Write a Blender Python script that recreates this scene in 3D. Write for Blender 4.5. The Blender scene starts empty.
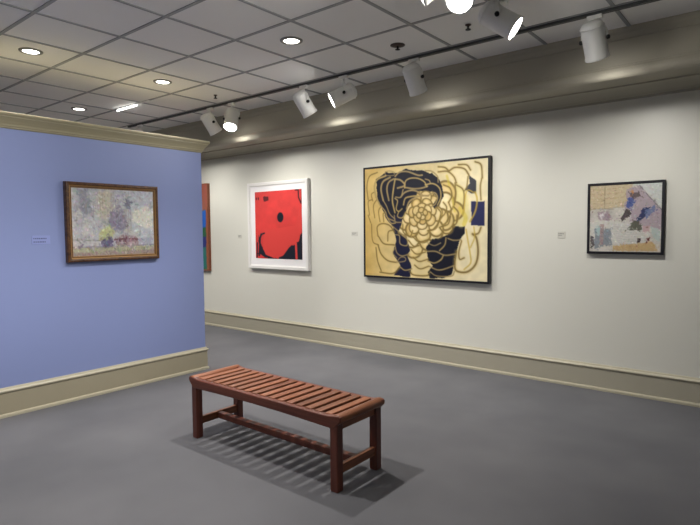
import bpy, bmesh, math, random
import numpy as np
from mathutils import Vector, Matrix

rng = np.random.RandomState(7)
random.seed(7)
PI = math.pi
C = bpy.context.scene.collection
scene = bpy.context.scene

# ---------------------------------------------------------------- materials
def lin(c):
    c = c / 255.0
    return c / 12.92 if c <= 0.04045 else ((c + 0.055) / 1.055) ** 2.4

def rgb(r, g, b):
    return (lin(r), lin(g), lin(b), 1.0)

def base_mat(name):
    m = bpy.data.materials.new(name)
    m.use_nodes = True
    nt = m.node_tree
    return m, nt, nt.nodes['Principled BSDF']

def paint(name, col, rough=0.5, spec=0.4, var=0.04, scale=3.0, bump=0.02, bscale=220.0):
    """Painted or plain surface: colour with a slight mottled variation and a fine bump."""
    m, nt, p = base_mat(name)
    co = nt.nodes.new('ShaderNodeTexCoord')
    n = nt.nodes.new('ShaderNodeTexNoise'); n.inputs['Scale'].default_value = scale
    n.inputs['Detail'].default_value = 4
    nt.links.new(co.outputs['Object'], n.inputs['Vector'])
    mx = nt.nodes.new('ShaderNodeMix'); mx.data_type = 'RGBA'
    mx.inputs['A'].default_value = tuple(c * (1 - var) for c in col[:3]) + (1,)
    mx.inputs['B'].default_value = tuple(min(1, c * (1 + var)) for c in col[:3]) + (1,)
    nt.links.new(n.outputs['Fac'], mx.inputs['Factor'])
    nt.links.new(mx.outputs['Result'], p.inputs['Base Color'])
    p.inputs['Roughness'].default_value = rough
    p.inputs['Specular IOR Level'].default_value = spec
    if bump:
        n2 = nt.nodes.new('ShaderNodeTexNoise'); n2.inputs['Scale'].default_value = bscale
        nt.links.new(co.outputs['Object'], n2.inputs['Vector'])
        b = nt.nodes.new('ShaderNodeBump'); b.inputs['Strength'].default_value = bump
        b.inputs['Distance'].default_value = 0.002
        nt.links.new(n2.outputs['Fac'], b.inputs['Height'])
        nt.links.new(b.outputs['Normal'], p.inputs['Normal'])
    return m

def carpet(name):
    m, nt, p = base_mat(name)
    co = nt.nodes.new('ShaderNodeTexCoord')
    n1 = nt.nodes.new('ShaderNodeTexNoise'); n1.inputs['Scale'].default_value = 260; n1.inputs['Detail'].default_value = 5
    n2 = nt.nodes.new('ShaderNodeTexNoise'); n2.inputs['Scale'].default_value = 1.1; n2.inputs['Detail'].default_value = 3
    for n in (n1, n2): nt.links.new(co.outputs['Object'], n.inputs['Vector'])
    ad = nt.nodes.new('ShaderNodeMath'); ad.operation = 'MULTIPLY_ADD'; ad.inputs[1].default_value = 0.55; 
    nt.links.new(n2.outputs['Fac'], ad.inputs[0])
    sc = nt.nodes.new('ShaderNodeMath'); sc.operation = 'MULTIPLY'; sc.inputs[1].default_value = 0.5
    nt.links.new(n1.outputs['Fac'], sc.inputs[0]); nt.links.new(sc.outputs[0], ad.inputs[2])
    r = nt.nodes.new('ShaderNodeValToRGB')
    r.color_ramp.elements[0].position = 0.3; r.color_ramp.elements[0].color = rgb(86, 87, 92)
    r.color_ramp.elements[1].position = 0.75; r.color_ramp.elements[1].color = rgb(118, 118, 122)
    nt.links.new(ad.outputs[0], r.inputs['Fac']); nt.links.new(r.outputs['Color'], p.inputs['Base Color'])
    p.inputs['Roughness'].default_value = 0.95; p.inputs['Specular IOR Level'].default_value = 0.1
    b = nt.nodes.new('ShaderNodeBump'); b.inputs['Strength'].default_value = 0.5; b.inputs['Distance'].default_value = 0.004
    nt.links.new(n1.outputs['Fac'], b.inputs['Height']); nt.links.new(b.outputs['Normal'], p.inputs['Normal'])
    return m

def wood(name, c1, c2, axis='X', rough=0.45):
    m, nt, p = base_mat(name)
    co = nt.nodes.new('ShaderNodeTexCoord'); mp = nt.nodes.new('ShaderNodeMapping')
    mp.inputs['Scale'].default_value = {'X': (2, 40, 40), 'Y': (40, 2, 40), 'Z': (40, 40, 2)}[axis]
    oi = nt.nodes.new('ShaderNodeObjectInfo')
    av = nt.nodes.new('ShaderNodeVectorMath'); av.operation = 'ADD'
    mu = nt.nodes.new('ShaderNodeMath'); mu.operation = 'MULTIPLY'; mu.inputs[1].default_value = 9.0
    nt.links.new(oi.outputs['Random'], mu.inputs[0])
    nt.links.new(co.outputs['Object'], av.inputs[0]); nt.links.new(mu.outputs[0], av.inputs[1])
    nt.links.new(av.outputs[0], mp.inputs['Vector'])
    n = nt.nodes.new('ShaderNodeTexNoise'); n.inputs['Scale'].default_value = 1.0; n.inputs['Detail'].default_value = 6
    n.inputs['Distortion'].default_value = 0.6
    nt.links.new(mp.outputs['Vector'], n.inputs['Vector'])
    r = nt.nodes.new('ShaderNodeValToRGB')
    r.color_ramp.elements[0].position = 0.3; r.color_ramp.elements[0].color = c1
    r.color_ramp.elements[1].position = 0.72; r.color_ramp.elements[1].color = c2
    nt.links.new(n.outputs['Fac'], r.inputs['Fac'])
    hs = nt.nodes.new('ShaderNodeHueSaturation')
    ma = nt.nodes.new('ShaderNodeMapRange'); ma.inputs['To Min'].default_value = 0.8; ma.inputs['To Max'].default_value = 1.2
    nt.links.new(oi.outputs['Random'], ma.inputs['Value']); nt.links.new(ma.outputs['Result'], hs.inputs['Value'])
    nt.links.new(r.outputs['Color'], hs.inputs['Color'])
    nt.links.new(hs.outputs['Color'], p.inputs['Base Color'])
    p.inputs['Roughness'].default_value = rough; p.inputs['Specular IOR Level'].default_value = 0.35
    b = nt.nodes.new('ShaderNodeBump'); b.inputs['Strength'].default_value = 0.08; b.inputs['Distance'].default_value = 0.002
    nt.links.new(n.outputs['Fac'], b.inputs['Height']); nt.links.new(b.outputs['Normal'], p.inputs['Normal'])
    return m

def glow(name, col, strength):
    m, nt, p = base_mat(name)
    p.inputs['Base Color'].default_value = col
    p.inputs['Emission Color'].default_value = col
    p.inputs['Emission Strength'].default_value = strength
    return m

def pigment(name, rough=0.55):
    """Paint laid on canvas or paper: colours stored in the mesh, brushy bump from nodes."""
    m, nt, p = base_mat(name)
    a = nt.nodes.new('ShaderNodeVertexColor'); a.layer_name = 'pigment'
    nt.links.new(a.outputs['Color'], p.inputs['Base Color'])
    p.inputs['Roughness'].default_value = rough; p.inputs['Specular IOR Level'].default_value = 0.25
    co = nt.nodes.new('ShaderNodeTexCoord')
    n = nt.nodes.new('ShaderNodeTexNoise'); n.inputs['Scale'].default_value = 60; n.inputs['Detail'].default_value = 4
    nt.links.new(co.outputs['Object'], n.inputs['Vector'])
    b = nt.nodes.new('ShaderNodeBump'); b.inputs['Strength'].default_value = 0.1; b.inputs['Distance'].default_value = 0.002
    nt.links.new(n.outputs['Fac'], b.inputs['Height']); nt.links.new(b.outputs['Normal'], p.inputs['Normal'])
    return m

M = {}
M['wall_cream'] = paint('cream_wall_paint', rgb(219, 218, 209), rough=0.38, spec=0.35, var=0.015, scale=0.8)
M['wall_blue'] = paint('periwinkle_wall_paint', rgb(132, 145, 193), rough=0.5, spec=0.3, var=0.02, scale=0.9)
M['trim_beige'] = paint('beige_trim_paint', rgb(158, 151, 131), rough=0.4, spec=0.4, var=0.02)
M['cornice'] = paint('olive_cream_cornice_paint', rgb(152, 145, 120), rough=0.4, spec=0.4, var=0.02)
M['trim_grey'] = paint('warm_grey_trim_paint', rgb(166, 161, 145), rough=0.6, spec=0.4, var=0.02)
M['bead_cream'] = paint('cream_trim_paint', rgb(184, 178, 157), rough=0.35, spec=0.4, var=0.02)
M['tile'] = paint('ceiling_tile', rgb(238, 237, 234), rough=0.9, spec=0.1, var=0.03, scale=1.5, bump=0.15, bscale=90)
M['tbar'] = paint('ceiling_grid_bar', rgb(158, 160, 160), rough=0.6, spec=0.2, var=0.02)
M['carpet'] = carpet('grey_carpet')
M['rail_dark'] = paint('dark_track_metal', rgb(74, 76, 76), rough=0.5, spec=0.4, var=0.02, bump=0)
M['fixture'] = paint('white_enamel_metal', rgb(240, 240, 236), rough=0.4, spec=0.5, var=0.01, bump=0)
M['knob'] = paint('black_plastic_knob', rgb(24, 24, 26), rough=0.5, var=0.02, bump=0)
M['lens'] = glow('lit_lamp_lens', (1.0, 0.97, 0.93, 1), 14)
M['can_glow'] = glow('lit_downlight_bulb', (1.0, 0.95, 0.88, 1), 9)
M['glint_glow'] = glow('grid_bar_glint', (1.0, 0.98, 0.95, 1), 5.0)  # emission standing in for a glint on the ceiling grid, no lamp
M['can_trim'] = paint('grey_downlight_trim', rgb(120, 120, 116), rough=0.35, spec=0.5, var=0.01, bump=0)
M['teak_x'] = wood('red_brown_teak_lengthwise', rgb(80, 42, 33), rgb(116, 64, 48), 'X')
M['teak_y'] = wood('red_brown_teak_slats', rgb(104, 60, 40), rgb(146, 92, 64), 'Y')
M['teak_z'] = wood('red_brown_teak_legs', rgb(78, 41, 34), rgb(112, 61, 47), 'Z')
M['black_frame'] = paint('black_frame_lacquer', rgb(22, 22, 30), rough=0.4, spec=0.4, var=0.05, bump=0)
M['white_frame'] = paint('white_frame_lacquer', rgb(232, 230, 228), rough=0.4, spec=0.4, var=0.01, bump=0)
M['mat_white'] = paint('white_paper', rgb(236, 234, 236), rough=0.9, spec=0.1, var=0.01, bump=0)
M['bronze'] = wood('brown_gilt_frame_wood', rgb(58, 38, 28), rgb(100, 68, 44), 'Y', 0.4)
M['gilt'] = paint('gold_leaf_lip', rgb(142, 108, 60), rough=0.3, spec=0.6, var=0.12, scale=30)
M['rust_edge'] = paint('rust_brown_canvas_edge', rgb(140, 84, 62), rough=0.7, var=0.15, scale=14)
M['pigment'] = pigment('layered_pigment')
M['card_white'] = paint('cream_label_card', rgb(205, 203, 194), rough=0.7, var=0.01, bump=0)
M['card_blue'] = paint('grey_blue_label_card', rgb(140, 152, 206), rough=0.7, var=0.01, bump=0)
M['ink_grey'] = paint('grey_print_ink', rgb(120, 122, 118), rough=0.8, var=0.01, bump=0)
M['ink_blue'] = paint('slate_print_ink', rgb(84, 92, 135), rough=0.8, var=0.01, bump=0)
M['sprinkler'] = paint('dull_brown_brass', rgb(70, 54, 48), rough=0.5, var=0.05, bump=0)

# ---------------------------------------------------------------- geometry helpers
def add_box(bm, x0, x1, y0, y1, z0, z1, mi=0, bevel=0.0, segs=2):
    r = bmesh.ops.create_cube(bm, size=1.0)
    vs = r['verts']
    for v in vs:
        v.co = Vector((x0 + (v.co.x + .5) * (x1 - x0), y0 + (v.co.y + .5) * (y1 - y0), z0 + (v.co.z + .5) * (z1 - z0)))
    fs = {f for v in vs for f in v.link_faces}
    for f in fs: f.material_index = mi
    if bevel:
        es = list({e for v in vs for e in v.link_edges})
        rr = bmesh.ops.bevel(bm, geom=es, offset=bevel, segments=segs, affect='EDGES', profile=0.5)
        for f in rr['faces']: f.material_index = mi

def add_lathe(bm, prof, n=32, mat=None, cap0=True, cap1=True, mi=0):
    """Revolve (radius, z) pairs round Z, then move the result by the matrix."""
    rings = []
    for r, z in prof:
        ring = []
        for i in range(n):
            a = 2 * PI * i / n
            v = Vector((r * math.cos(a), r * math.sin(a), z))
            ring.append(bm.verts.new(mat @ v if mat else v))
        rings.append(ring)
    for a, b in zip(rings, rings[1:]):
        for i in range(n):
            f = bm.faces.new((a[i], a[(i + 1) % n], b[(i + 1) % n], b[i])); f.material_index = mi; f.smooth = True
    if cap0: bm.faces.new(rings[0][::-1]).material_index = mi
    if cap1: bm.faces.new(rings[-1]).material_index = mi

def add_prism(bm, poly, to3, a0, a1, mi=0):
    """Extrude a closed 2-D outline between a0 and a1; to3(u, v, a) gives the point."""
    A = [bm.verts.new(to3(u, v, a0)) for u, v in poly]
    B = [bm.verts.new(to3(u, v, a1)) for u, v in poly]
    n = len(poly)
    for i in range(n):
        bm.faces.new((A[i], A[(i + 1) % n], B[(i + 1) % n], B[i])).material_index = mi
    bm.faces.new(A[::-1]).material_index = mi
    bm.faces.new(B).material_index = mi

def obj(name, bm, mats, parent=None, smooth_angle=None):
    bmesh.ops.recalc_face_normals(bm, faces=bm.faces[:])
    me = bpy.data.meshes.new(name)
    bm.to_mesh(me); bm.free()
    if not isinstance(mats, (list, tuple)): mats = [mats]
    for m in mats: me.materials.append(m)
    o = bpy.data.objects.new(name, me)
    C.objects.link(o)
    if parent: o.parent = parent
    return o

def thing(name, label, cat, loc=(0, 0, 0), group=None):
    o = bpy.data.objects.new(name, None); C.objects.link(o)
    o.location = loc; o.empty_display_size = 0.05
    return tag(o, label, cat, group)

def tag(o, label, cat, group=None):
    o['label'] = label; o['category'] = cat
    if group: o['group'] = group
    return o

def struct(name, bm, mats, label=None, cat=None):
    o = obj(name, bm, mats)
    o['kind'] = 'structure'
    if label: o['label'] = label; o['category'] = cat
    return o

def copy_tree(o, parent=None):
    c = o.copy(); C.objects.link(c)
    if parent: c.parent = parent
    for ch in list(o.children): copy_tree(ch, c)
    return c

# ---------------------------------------------------------------- the room
H = 3.0            # ceiling
YR = 5.337         # cream wall
XL = -4.953        # face of the blue partition
YE = 3.575         # free end of the partition
TP = 0.30          # partition thickness
X0, X1, Y0 = -10.0, 3.6, -4.2
PT = 2.44          # partition top (under its cornice cap)

bm = bmesh.new(); add_box(bm, X0, X1, Y0, YR + .2, -0.12, 0.0)
struct('floor', bm, M['carpet'], 'mid grey cut pile carpet covering the gallery floor', 'floor')

G = 0.612; GX, GY = -4.035, 2.205
bm = bmesh.new(); add_box(bm, X0 - .2, X1 + .2, Y0 - .2, YR + .2, H, H + .12)
k = math.ceil((X0 - GX) / G)
while GX + k * G < X1:
    x = GX + k * G; add_box(bm, x - .0125, x + .0125, Y0, 4.52, H - .006, H + .01, 1); k += 1
k = math.ceil((Y0 - GY) / G)
while GY + k * G < 4.5:
    y = GY + k * G; add_box(bm, X0, X1, y - .0125, y + .0125, H - .0055, H + .01, 1); k += 1
struct('ceiling', bm, [M['tile'], M['tbar']], 'white square ceiling tiles in a darker metal grid', 'ceiling')

bm = bmesh.new(); add_box(bm, X0 - .2, X1 + .2, YR, YR + .2, 0, H)
struct('wall_right', bm, M['wall_cream'], 'long cream wall hung with four framed artworks', 'wall')
bm = bmesh.new(); add_box(bm, XL - TP, XL, Y0, YE, 0, PT)
struct('wall_left', bm, M['wall_blue'], 'periwinkle blue free standing partition wall', 'wall')
bm = bmesh.new(); add_box(bm, X0 - .2, X0, Y0, YR, 0, H)
struct('wall_far', bm, M['wall_cream'], 'cream wall beyond the blue partition', 'wall')
bm = bmesh.new(); add_box(bm, X1, X1 + .2, Y0, YR, 0, H)
struct('wall_near', bm, M['wall_cream'], 'cream wall to the right of the viewer', 'wall')
bm = bmesh.new(); add_box(bm, X0 - .2, X1 + .2, Y0 - .2, Y0, 0, H)
struct('wall_back', bm, M['wall_cream'], 'cream wall behind the viewer', 'wall')

# moulded soffit along the cream wall
sof = [(YR, H), (4.50, H), (4.50, 2.988), (4.508, 2.975), (4.512, 2.955), (4.525, 2.94), (4.530, 2.925), (4.540, 2.92),
       (4.540, 2.735), (4.532, 2.73), (4.532, 2.722), (4.512, 2.716), (4.502, 2.70), (4.498, 2.68), (4.502, 2.66),
       (4.512, 2.645), (4.53, 2.635), (4.56, 2.633), (4.575, 2.64), (4.58, 2.715), (YR, 2.715)]
bm = bmesh.new(); add_prism(bm, sof, lambda u, v, a: (a, u, v), X0, X1)
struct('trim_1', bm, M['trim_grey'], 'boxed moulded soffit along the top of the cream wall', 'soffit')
cr = [(YR, 2.715), (5.10, 2.715), (5.105, 2.704), (5.15, 2.702), (5.19, 2.694), (5.235, 2.680), (5.27, 2.668),
      (5.29, 2.656), (5.315, 2.652), (5.318, 2.640), (YR, 2.636)]
bm = bmesh.new(); add_prism(bm, cr, lambda u, v, a: (a, u, v), X0, X1)
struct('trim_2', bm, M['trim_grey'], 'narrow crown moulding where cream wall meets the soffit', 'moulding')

def base_profile():
    # (projection, height): shoe bead, flat board, moulded cap
    return [(0, 0), (.026, 0), (.027, .016), (.024, .026), (.015, .030), (.014, .198), (.018, .202), (.024, .208),
            (.026, .218), (.020, .226), (.012, .230), (.008, .240), (0, .243)]

def wrap_moulding(bm, prof, path, mis):
    """Sweep a (projection, height) profile along a horizontal path with mitred corners; projection to the right-hand side."""
    n = len(path)
    rows = []
    for i, p in enumerate(path):
        p = Vector(p)
        if i == 0: d = (Vector(path[1]) - p).normalized(); off = Vector((d.y, -d.x)); s = 1
        elif i == n - 1: d = (p - Vector(path[-2])).normalized(); off = Vector((d.y, -d.x)); s = 1
        else:
            d1 = (p - Vector(path[i - 1])).normalized(); d2 = (Vector(path[i + 1]) - p).normalized()
            n1 = Vector((d1.y, -d1.x)); n2 = Vector((d2.y, -d2.x)); off = (n1 + n2).normalized(); s = 1 / off.dot(n1)
        rows.append([bm.verts.new((p.x + off.x * a * s, p.y + off.y * a * s, h)) for a, h in prof])
    m = len(prof)
    for r1, r2 in zip(rows, rows[1:]):
        for j in range(m):
            f = bm.faces.new((r1[j], r1[(j + 1) % m], r2[(j + 1) % m], r2[j])); f.material_index = mis[j]
    bm.faces.new(rows[0]); bm.faces.new(rows[-1][::-1])

bp = base_profile()
bmi = [1 if (h < .028 or h > .2) else 0 for a, h in bp]
bm = bmesh.new()
wrap_moulding(bm, bp, [(XL, Y0), (XL, YE), (XL - TP, YE), (XL - TP, Y0)], bmi)
struct('baseboard_left', bm, [M['trim_beige'], M['bead_cream']], 'tall beige baseboard along the blue partition', 'baseboard')
bm = bmesh.new()
wrap_moulding(bm, bp, [(X0, YR), (X1, YR)], bmi)
struct('baseboard_right', bm, [M['trim_grey'], M['bead_cream']], 'tall beige grey baseboard along the cream wall', 'baseboard')

# cornice round the partition top
cp = [(0, 2.349), (.006, 2.349), (.012, 2.356), (.013, 2.364), (.018, 2.368), (.022, 2.385), (.034, 2.405), (.050, 2.425),
      (.058, 2.434), (.058, 2.440), (.066, 2.446), (.071, 2.456), (.070, 2.468), (.064, 2.472), (0, 2.472)]
cmi = [1 if (h < 2.366 or h > 2.44) else 0 for a, h in cp]
bm = bmesh.new()
wrap_moulding(bm, cp, [(XL, Y0), (XL, YE), (XL - TP, YE), (XL - TP, Y0)], cmi)
add_box(bm, XL - TP, XL, Y0, YE, PT, 2.472, 0)
struct('trim_3', bm, [M['cornice'], M['cornice']], 'cream cornice capping the blue partition', 'cornice')

# ---------------------------------------------------------------- bench
BX, BY = -2.662, 2.510          # centre on the floor
HL, HD = 0.720, 0.222           # half length, half depth
bench = thing('slatted_bench', 'red brown teak backless bench with cross slats on the grey carpet', 'bench', (BX, BY, 0))
LX, LY = 0.668, 0.188
for sx in (-1, 1):
    for sy in (-1, 1):
        b = bmesh.new(); cx, cy = sx * LX, sy * LY
        add_box(b, cx - .0275, cx + .0275, cy - .0275, cy + .0275, 0, .405, bevel=.006)
        obj('leg', b, M['teak_z'], bench)
def rail_outline():
    top, bot = [], []
    n = 40
    for i in range(n + 1):
        t = -1 + 2 * i / n
        x = t * (HL - .012)
        e = max(0, (abs(t) - .86) / .14)
        top.append((x, .441 + .012 * e * e * (3 - 2 * e)))
        bot.append((x, .372 + .010 * (1 - min(1, abs(t) / .85) ** 2) + (.035 * max(0, (abs(t) - .955) / .045) ** 2)))
    nose = [(HL + .000, .447), (HL + .004, .434), (HL, .420)]
    nl = [(-HL, .420), (-HL - .004, .434), (-HL, .447)]
    return top + nose + bot[::-1] + nl
for sy in (-1, 1):
    b = bmesh.new(); yc = sy * (HD - .024)
    add_prism(b, rail_outline(), lambda u, v, a: (u, a, v), yc - .022, yc + .022)
    bmesh.ops.recalc_face_normals(b, faces=b.faces[:])
    es = [e for e in b.edges if e.calc_face_angle(0) > 1.2 and abs(e.verts[0].co.y - e.verts[1].co.y) < 1e-5]
    bmesh.ops.bevel(b, geom=es, offset=.007, segments=2, affect='EDGES', profile=.5)
    obj('side_rail', b, M['teak_x'], bench)
# rolled end rails
for sx in (-1, 1):
    b = bmesh.new()
    prof = []
    for i in range(20):
        a = 2 * PI * i / 20
        prof.append((sx * (HL - .030) + .036 * math.cos(a), .430 + .027 * math.sin(a)))
    add_prism(b, prof, lambda u, v, a: (u, a, v), -HD + .006, HD - .006)
    bmesh.ops.recalc_face_normals(b, faces=b.faces[:])
    es = [e for e in b.edges if abs(e.calc_face_angle(0) - PI / 2) < .15 and abs(e.verts[0].co.y - e.verts[1].co.y) < 1e-5]
    bmesh.ops.bevel(b, geom=es, offset=.010, segments=3, affect='EDGES', profile=.5)
    for f in b.faces: f.smooth = abs(f.normal.y) < .5
    obj('end_rail', b, M['teak_y'], bench)
NS = 16
span = 2 * (HL - .070)
pitch = span / NS
for i in range(NS):
    x = -HL + .070 + pitch * (i + .5)
    b = bmesh.new()
    add_box(b, x - .0265, x + .0265, -HD + .030, HD - .030, .424, .446, bevel=.004)
    obj('slat', b, M['teak_y'], bench)
for sx in (-1, 1):
    b = bmesh.new()
    add_box(b, sx * LX - .015, sx * LX + .015, -LY + .02, LY - .02, .095, .150, bevel=.005)
    obj('end_stretcher', b, M['teak_y'], bench)
    b = bmesh.new()
    add_box(b, sx * LX - .014, sx * LX + .014, -LY + .02, LY - .02, .355, .412, bevel=.004)
    obj('end_apron', b, M['teak_y'], bench)
b = bmesh.new()
add_box(b, -LX + .012, LX - .012, -.0225, .0225, .100, .145, bevel=.005)
obj('long_stretcher', b, M['teak_x'], bench)

# ---------------------------------------------------------------- pictures: a small painter
class Canvas:
    def __init__(s, w, h, W, Hh, col):
        s.w, s.h = w, h                      # cells
        s.W, s.H = W, Hh                     # metres
        s.a = np.zeros((h, w, 3)); s.a[:] = col
        yy, xx = np.mgrid[0:h, 0:w]
        s.x = (xx + .5) / w * W; s.y = (yy + .5) / h * Hh   # metres from the top left
        s.noise_cache = {}
    def noise(s, scale, seed, octs=3):
        out = np.zeros((s.h, s.w)); amp = 1; tot = 0
        for o in range(octs):
            r = np.random.RandomState(seed + o * 17)
            sx = scale * 2 ** o
            gw, gh = int(s.W * sx) + 3, int(s.H * sx) + 3
            g = r.rand(gh, gw)
            fx, fy = s.x * sx, s.y * sx
            ix, iy = fx.astype(int), fy.astype(int)
            tx, ty = fx - ix, fy - iy
            tx, ty = tx * tx * (3 - 2 * tx), ty * ty * (3 - 2 * ty)
            v = (g[iy, ix] * (1 - tx) + g[iy, ix + 1] * tx) * (1 - ty) + (g[iy + 1, ix] * (1 - tx) + g[iy + 1, ix + 1] * tx) * ty
            out += amp * v; tot += amp; amp *= .5
        return out / tot
    def put(s, mask, col, alpha=1.0):
        m = np.clip(mask, 0, 1)[..., None] * alpha
        s.a = s.a * (1 - m) + np.array(col, float) * m
    def poly_mask(s, pts, wob=0.0, seed=1):
        x, y = s.x.copy(), s.y.copy()
        if wob:
            x += (s.noise(9 / max(s.W, .3) * 1.5, seed) - .5) * wob; y += (s.noise(9 / max(s.W, .3) * 1.5, seed + 50) - .5) * wob
        inside = np.zeros((s.h, s.w), bool)
        P = [(u * s.W, v * s.H) for u, v in pts]
        for (x1, y1), (x2, y2) in zip(P, P[1:] + P[:1]):
            if y1 == y2: continue
            c = ((y1 > y) != (y2 > y)) & (x < (x2 - x1) * (y - y1) / (y2 - y1) + x1)
            inside ^= c
        return inside.astype(float)
    def poly(s, pts, col, alpha=1.0, wob=0.0, seed=1, soft=0):
        m = s.poly_mask(pts, wob, seed)
        for _ in range(soft): m = blur(m)
        s.put(m, col, alpha)
    def ell_d(s, u, v, rx, ry, ang=0):
        dx, dy = s.x - u * s.W, s.y - v * s.H
        c, q = math.cos(ang), math.sin(ang)
        a, b = (dx * c + dy * q) / rx, (-dx * q + dy * c) / ry
        return np.sqrt(a * a + b * b)
    def ell(s, u, v, rx, ry, col, ang=0, alpha=1.0, soft=.1):
        d = s.ell_d(u, v, rx, ry, ang)
        s.put(np.clip((1 - d) / soft + .5, 0, 1), col, alpha)
    def stroke(s, pts, col, w, alpha=1.0):
        P = [(u * s.W, v * s.H) for u, v in pts]
        d = np.full((s.h, s.w), 9.0)
        for (x1, y1), (x2, y2) in zip(P, P[1:]):
            L2 = (x2 - x1) ** 2 + (y2 - y1) ** 2 + 1e-9
            t = np.clip(((s.x - x1) * (x2 - x1) + (s.y - y1) * (y2 - y1)) / L2, 0, 1)
            d = np.minimum(d, np.hypot(s.x - x1 - t * (x2 - x1), s.y - y1 - t * (y2 - y1)))
        cell = s.W / s.w
        s.put(np.clip((w / 2 - d) / cell + .5, 0, 1), col, alpha)

def dabs(cv, n, size, jit, seed, ang=None, alpha=.75):
    """Short brush dabs that pick up the colour beneath them with a little drift."""
    r = np.random.RandomState(seed); cw, ch = cv.W / cv.w, cv.H / cv.h
    src = cv.a.copy()
    for _ in range(n):
        ix, iy = r.randint(cv.w), r.randint(cv.h)
        jx, jy = np.clip(ix + r.randint(-4, 5), 0, cv.w - 1), np.clip(iy + r.randint(-4, 5), 0, cv.h - 1)
        col = src[jy, jx] + r.normal(0, jit) + r.normal(0, jit * .45, 3)
        a = r.uniform(.5, 1.2) * size; b = a * r.uniform(.3, .6)
        th = (r.uniform(0, PI) if ang is None else ang + r.normal(0, .35))
        k = int(a / min(cw, ch)) + 2
        x0, x1, y0, y1 = max(0, ix - k), min(cv.w, ix + k + 1), max(0, iy - k), min(cv.h, iy + k + 1)
        dx = cv.x[y0:y1, x0:x1] - cv.x[iy, ix]; dy = cv.y[y0:y1, x0:x1] - cv.y[iy, ix]
        c, q = math.cos(th), math.sin(th)
        d = np.sqrt(((dx * c + dy * q) / a) ** 2 + ((-dx * q + dy * c) / b) ** 2)
        m = (np.clip((1 - d) * 2, 0, 1) * alpha)[..., None]
        cv.a[y0:y1, x0:x1] = cv.a[y0:y1, x0:x1] * (1 - m) + col * m

def blur(m):
    p = np.pad(m, ((1, 1), (1, 1)) + ((0, 0),) * (m.ndim - 2), mode='edge')
    return (p[:-2, 1:-1] + p[2:, 1:-1] + p[1:-1, :-2] + p[1:-1, 2:] + 4 * p[1:-1, 1:-1]) / 8

def canvas_mesh(name, cv, mat, parent, depth=.02, side=None):
    """Local frame: picture in the XZ plane facing -Y, centred on the origin; a stretched block with its paint on the front."""
    h, w = cv.h, cv.w
    xs = np.linspace(-cv.W / 2, cv.W / 2, w); zs = np.linspace(cv.H / 2, -cv.H / 2, h)
    X, Z = np.meshgrid(xs, zs)
    co = np.stack([X, np.zeros_like(X), Z], -1).reshape(-1, 3)
    idx = np.arange(w * h).reshape(h, w)
    q = np.stack([idx[:-1, :-1], idx[1:, :-1], idx[1:, 1:], idx[:-1, 1:]], -1).reshape(-1, 4)
    cs = [(-cv.W / 2, depth, cv.H / 2), (-cv.W / 2, depth, -cv.H / 2), (cv.W / 2, depth, -cv.H / 2), (cv.W / 2, depth, cv.H / 2)]
    n = w * h
    co = np.concatenate([co, np.array(cs)])
    faces = [tuple(int(i) for i in f) for f in q]
    faces.append((n + 3, n + 2, n + 1, n))
    left = [int(i) for i in idx[:, 0]]; right = [int(i) for i in idx[:, -1]]
    top = [int(i) for i in idx[0, :]]; bot = [int(i) for i in idx[-1, :]]
    faces.append(tuple([n, n + 1] + left[::-1]))
    faces.append(tuple([n + 2, n + 3] + right))
    faces.append(tuple([n + 3, n] + top))
    faces.append(tuple([n + 1, n + 2] + bot[::-1]))
    me = bpy.data.meshes.new(name)
    me.from_pydata([tuple(c) for c in co], [], faces)
    at = me.color_attributes.new('pigment', 'FLOAT_COLOR', 'POINT')
    a = np.clip(cv.a, 0, 255) / 255.0
    l = np.where(a <= .04045, a / 12.92, ((a + .055) / 1.055) ** 2.4).reshape(-1, 3)
    l = np.concatenate([l, np.tile(l.mean(0), (4, 1))])
    rgba = np.concatenate([l, np.ones((len(l), 1))], 1).astype(np.float32)
    at.data.foreach_set('color', rgba.ravel())
    me.materials.append(mat)
    if side:
        me.materials.append(side)
        for f in me.polygons[-5:]: f.material_index = 1
    o = bpy.data.objects.new(name, me); C.objects.link(o)
    o.parent = parent
    return o

def frame_mesh(name, W, Hh, fw, depth, mat, parent, prof=None, lip=None):
    """Four mitred mouldings as one frame. prof: (distance in from the outer edge, depth coordinate y) front outline."""
    prof = prof or [(0, depth), (0, 0.002), (.002, 0), (fw - .002, 0), (fw, .002), (fw, depth)]
    bm = bmesh.new()
    corners = [(-1, -1), (1, -1), (1, 1), (-1, 1)]
    rows = [[bm.verts.new((sx * (W / 2 - a), y, sz * (Hh / 2 - a))) for a, y in prof] for sx, sz in corners]
    m = len(prof)
    for i in range(4):
        r1, r2 = rows[i], rows[(i + 1) % 4]
        for j in range(m):
            f = bm.faces.new((r1[j], r1[(j + 1) % m], r2[(j + 1) % m], r2[j]))
            if lip and lip[j]: f.material_index = 1
    return obj(name, bm, mat, parent)

def picture(name, label, cat, loc, rotz):
    t = thing(name, label, cat, loc)
    t.rotation_euler = (0, 0, rotz)
    return t

def mix(a, b, t): return tuple(x * (1 - t) + y * t for x, y in zip(a, b))

# ---- large flower painting
W, Hh = 1.645, 1.330
cv = Canvas(250, 204, W, Hh, (214, 196, 146))
n1 = cv.noise(3, 3)
cv.a = cv.a * (0.92 + .16 * n1[..., None])
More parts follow.
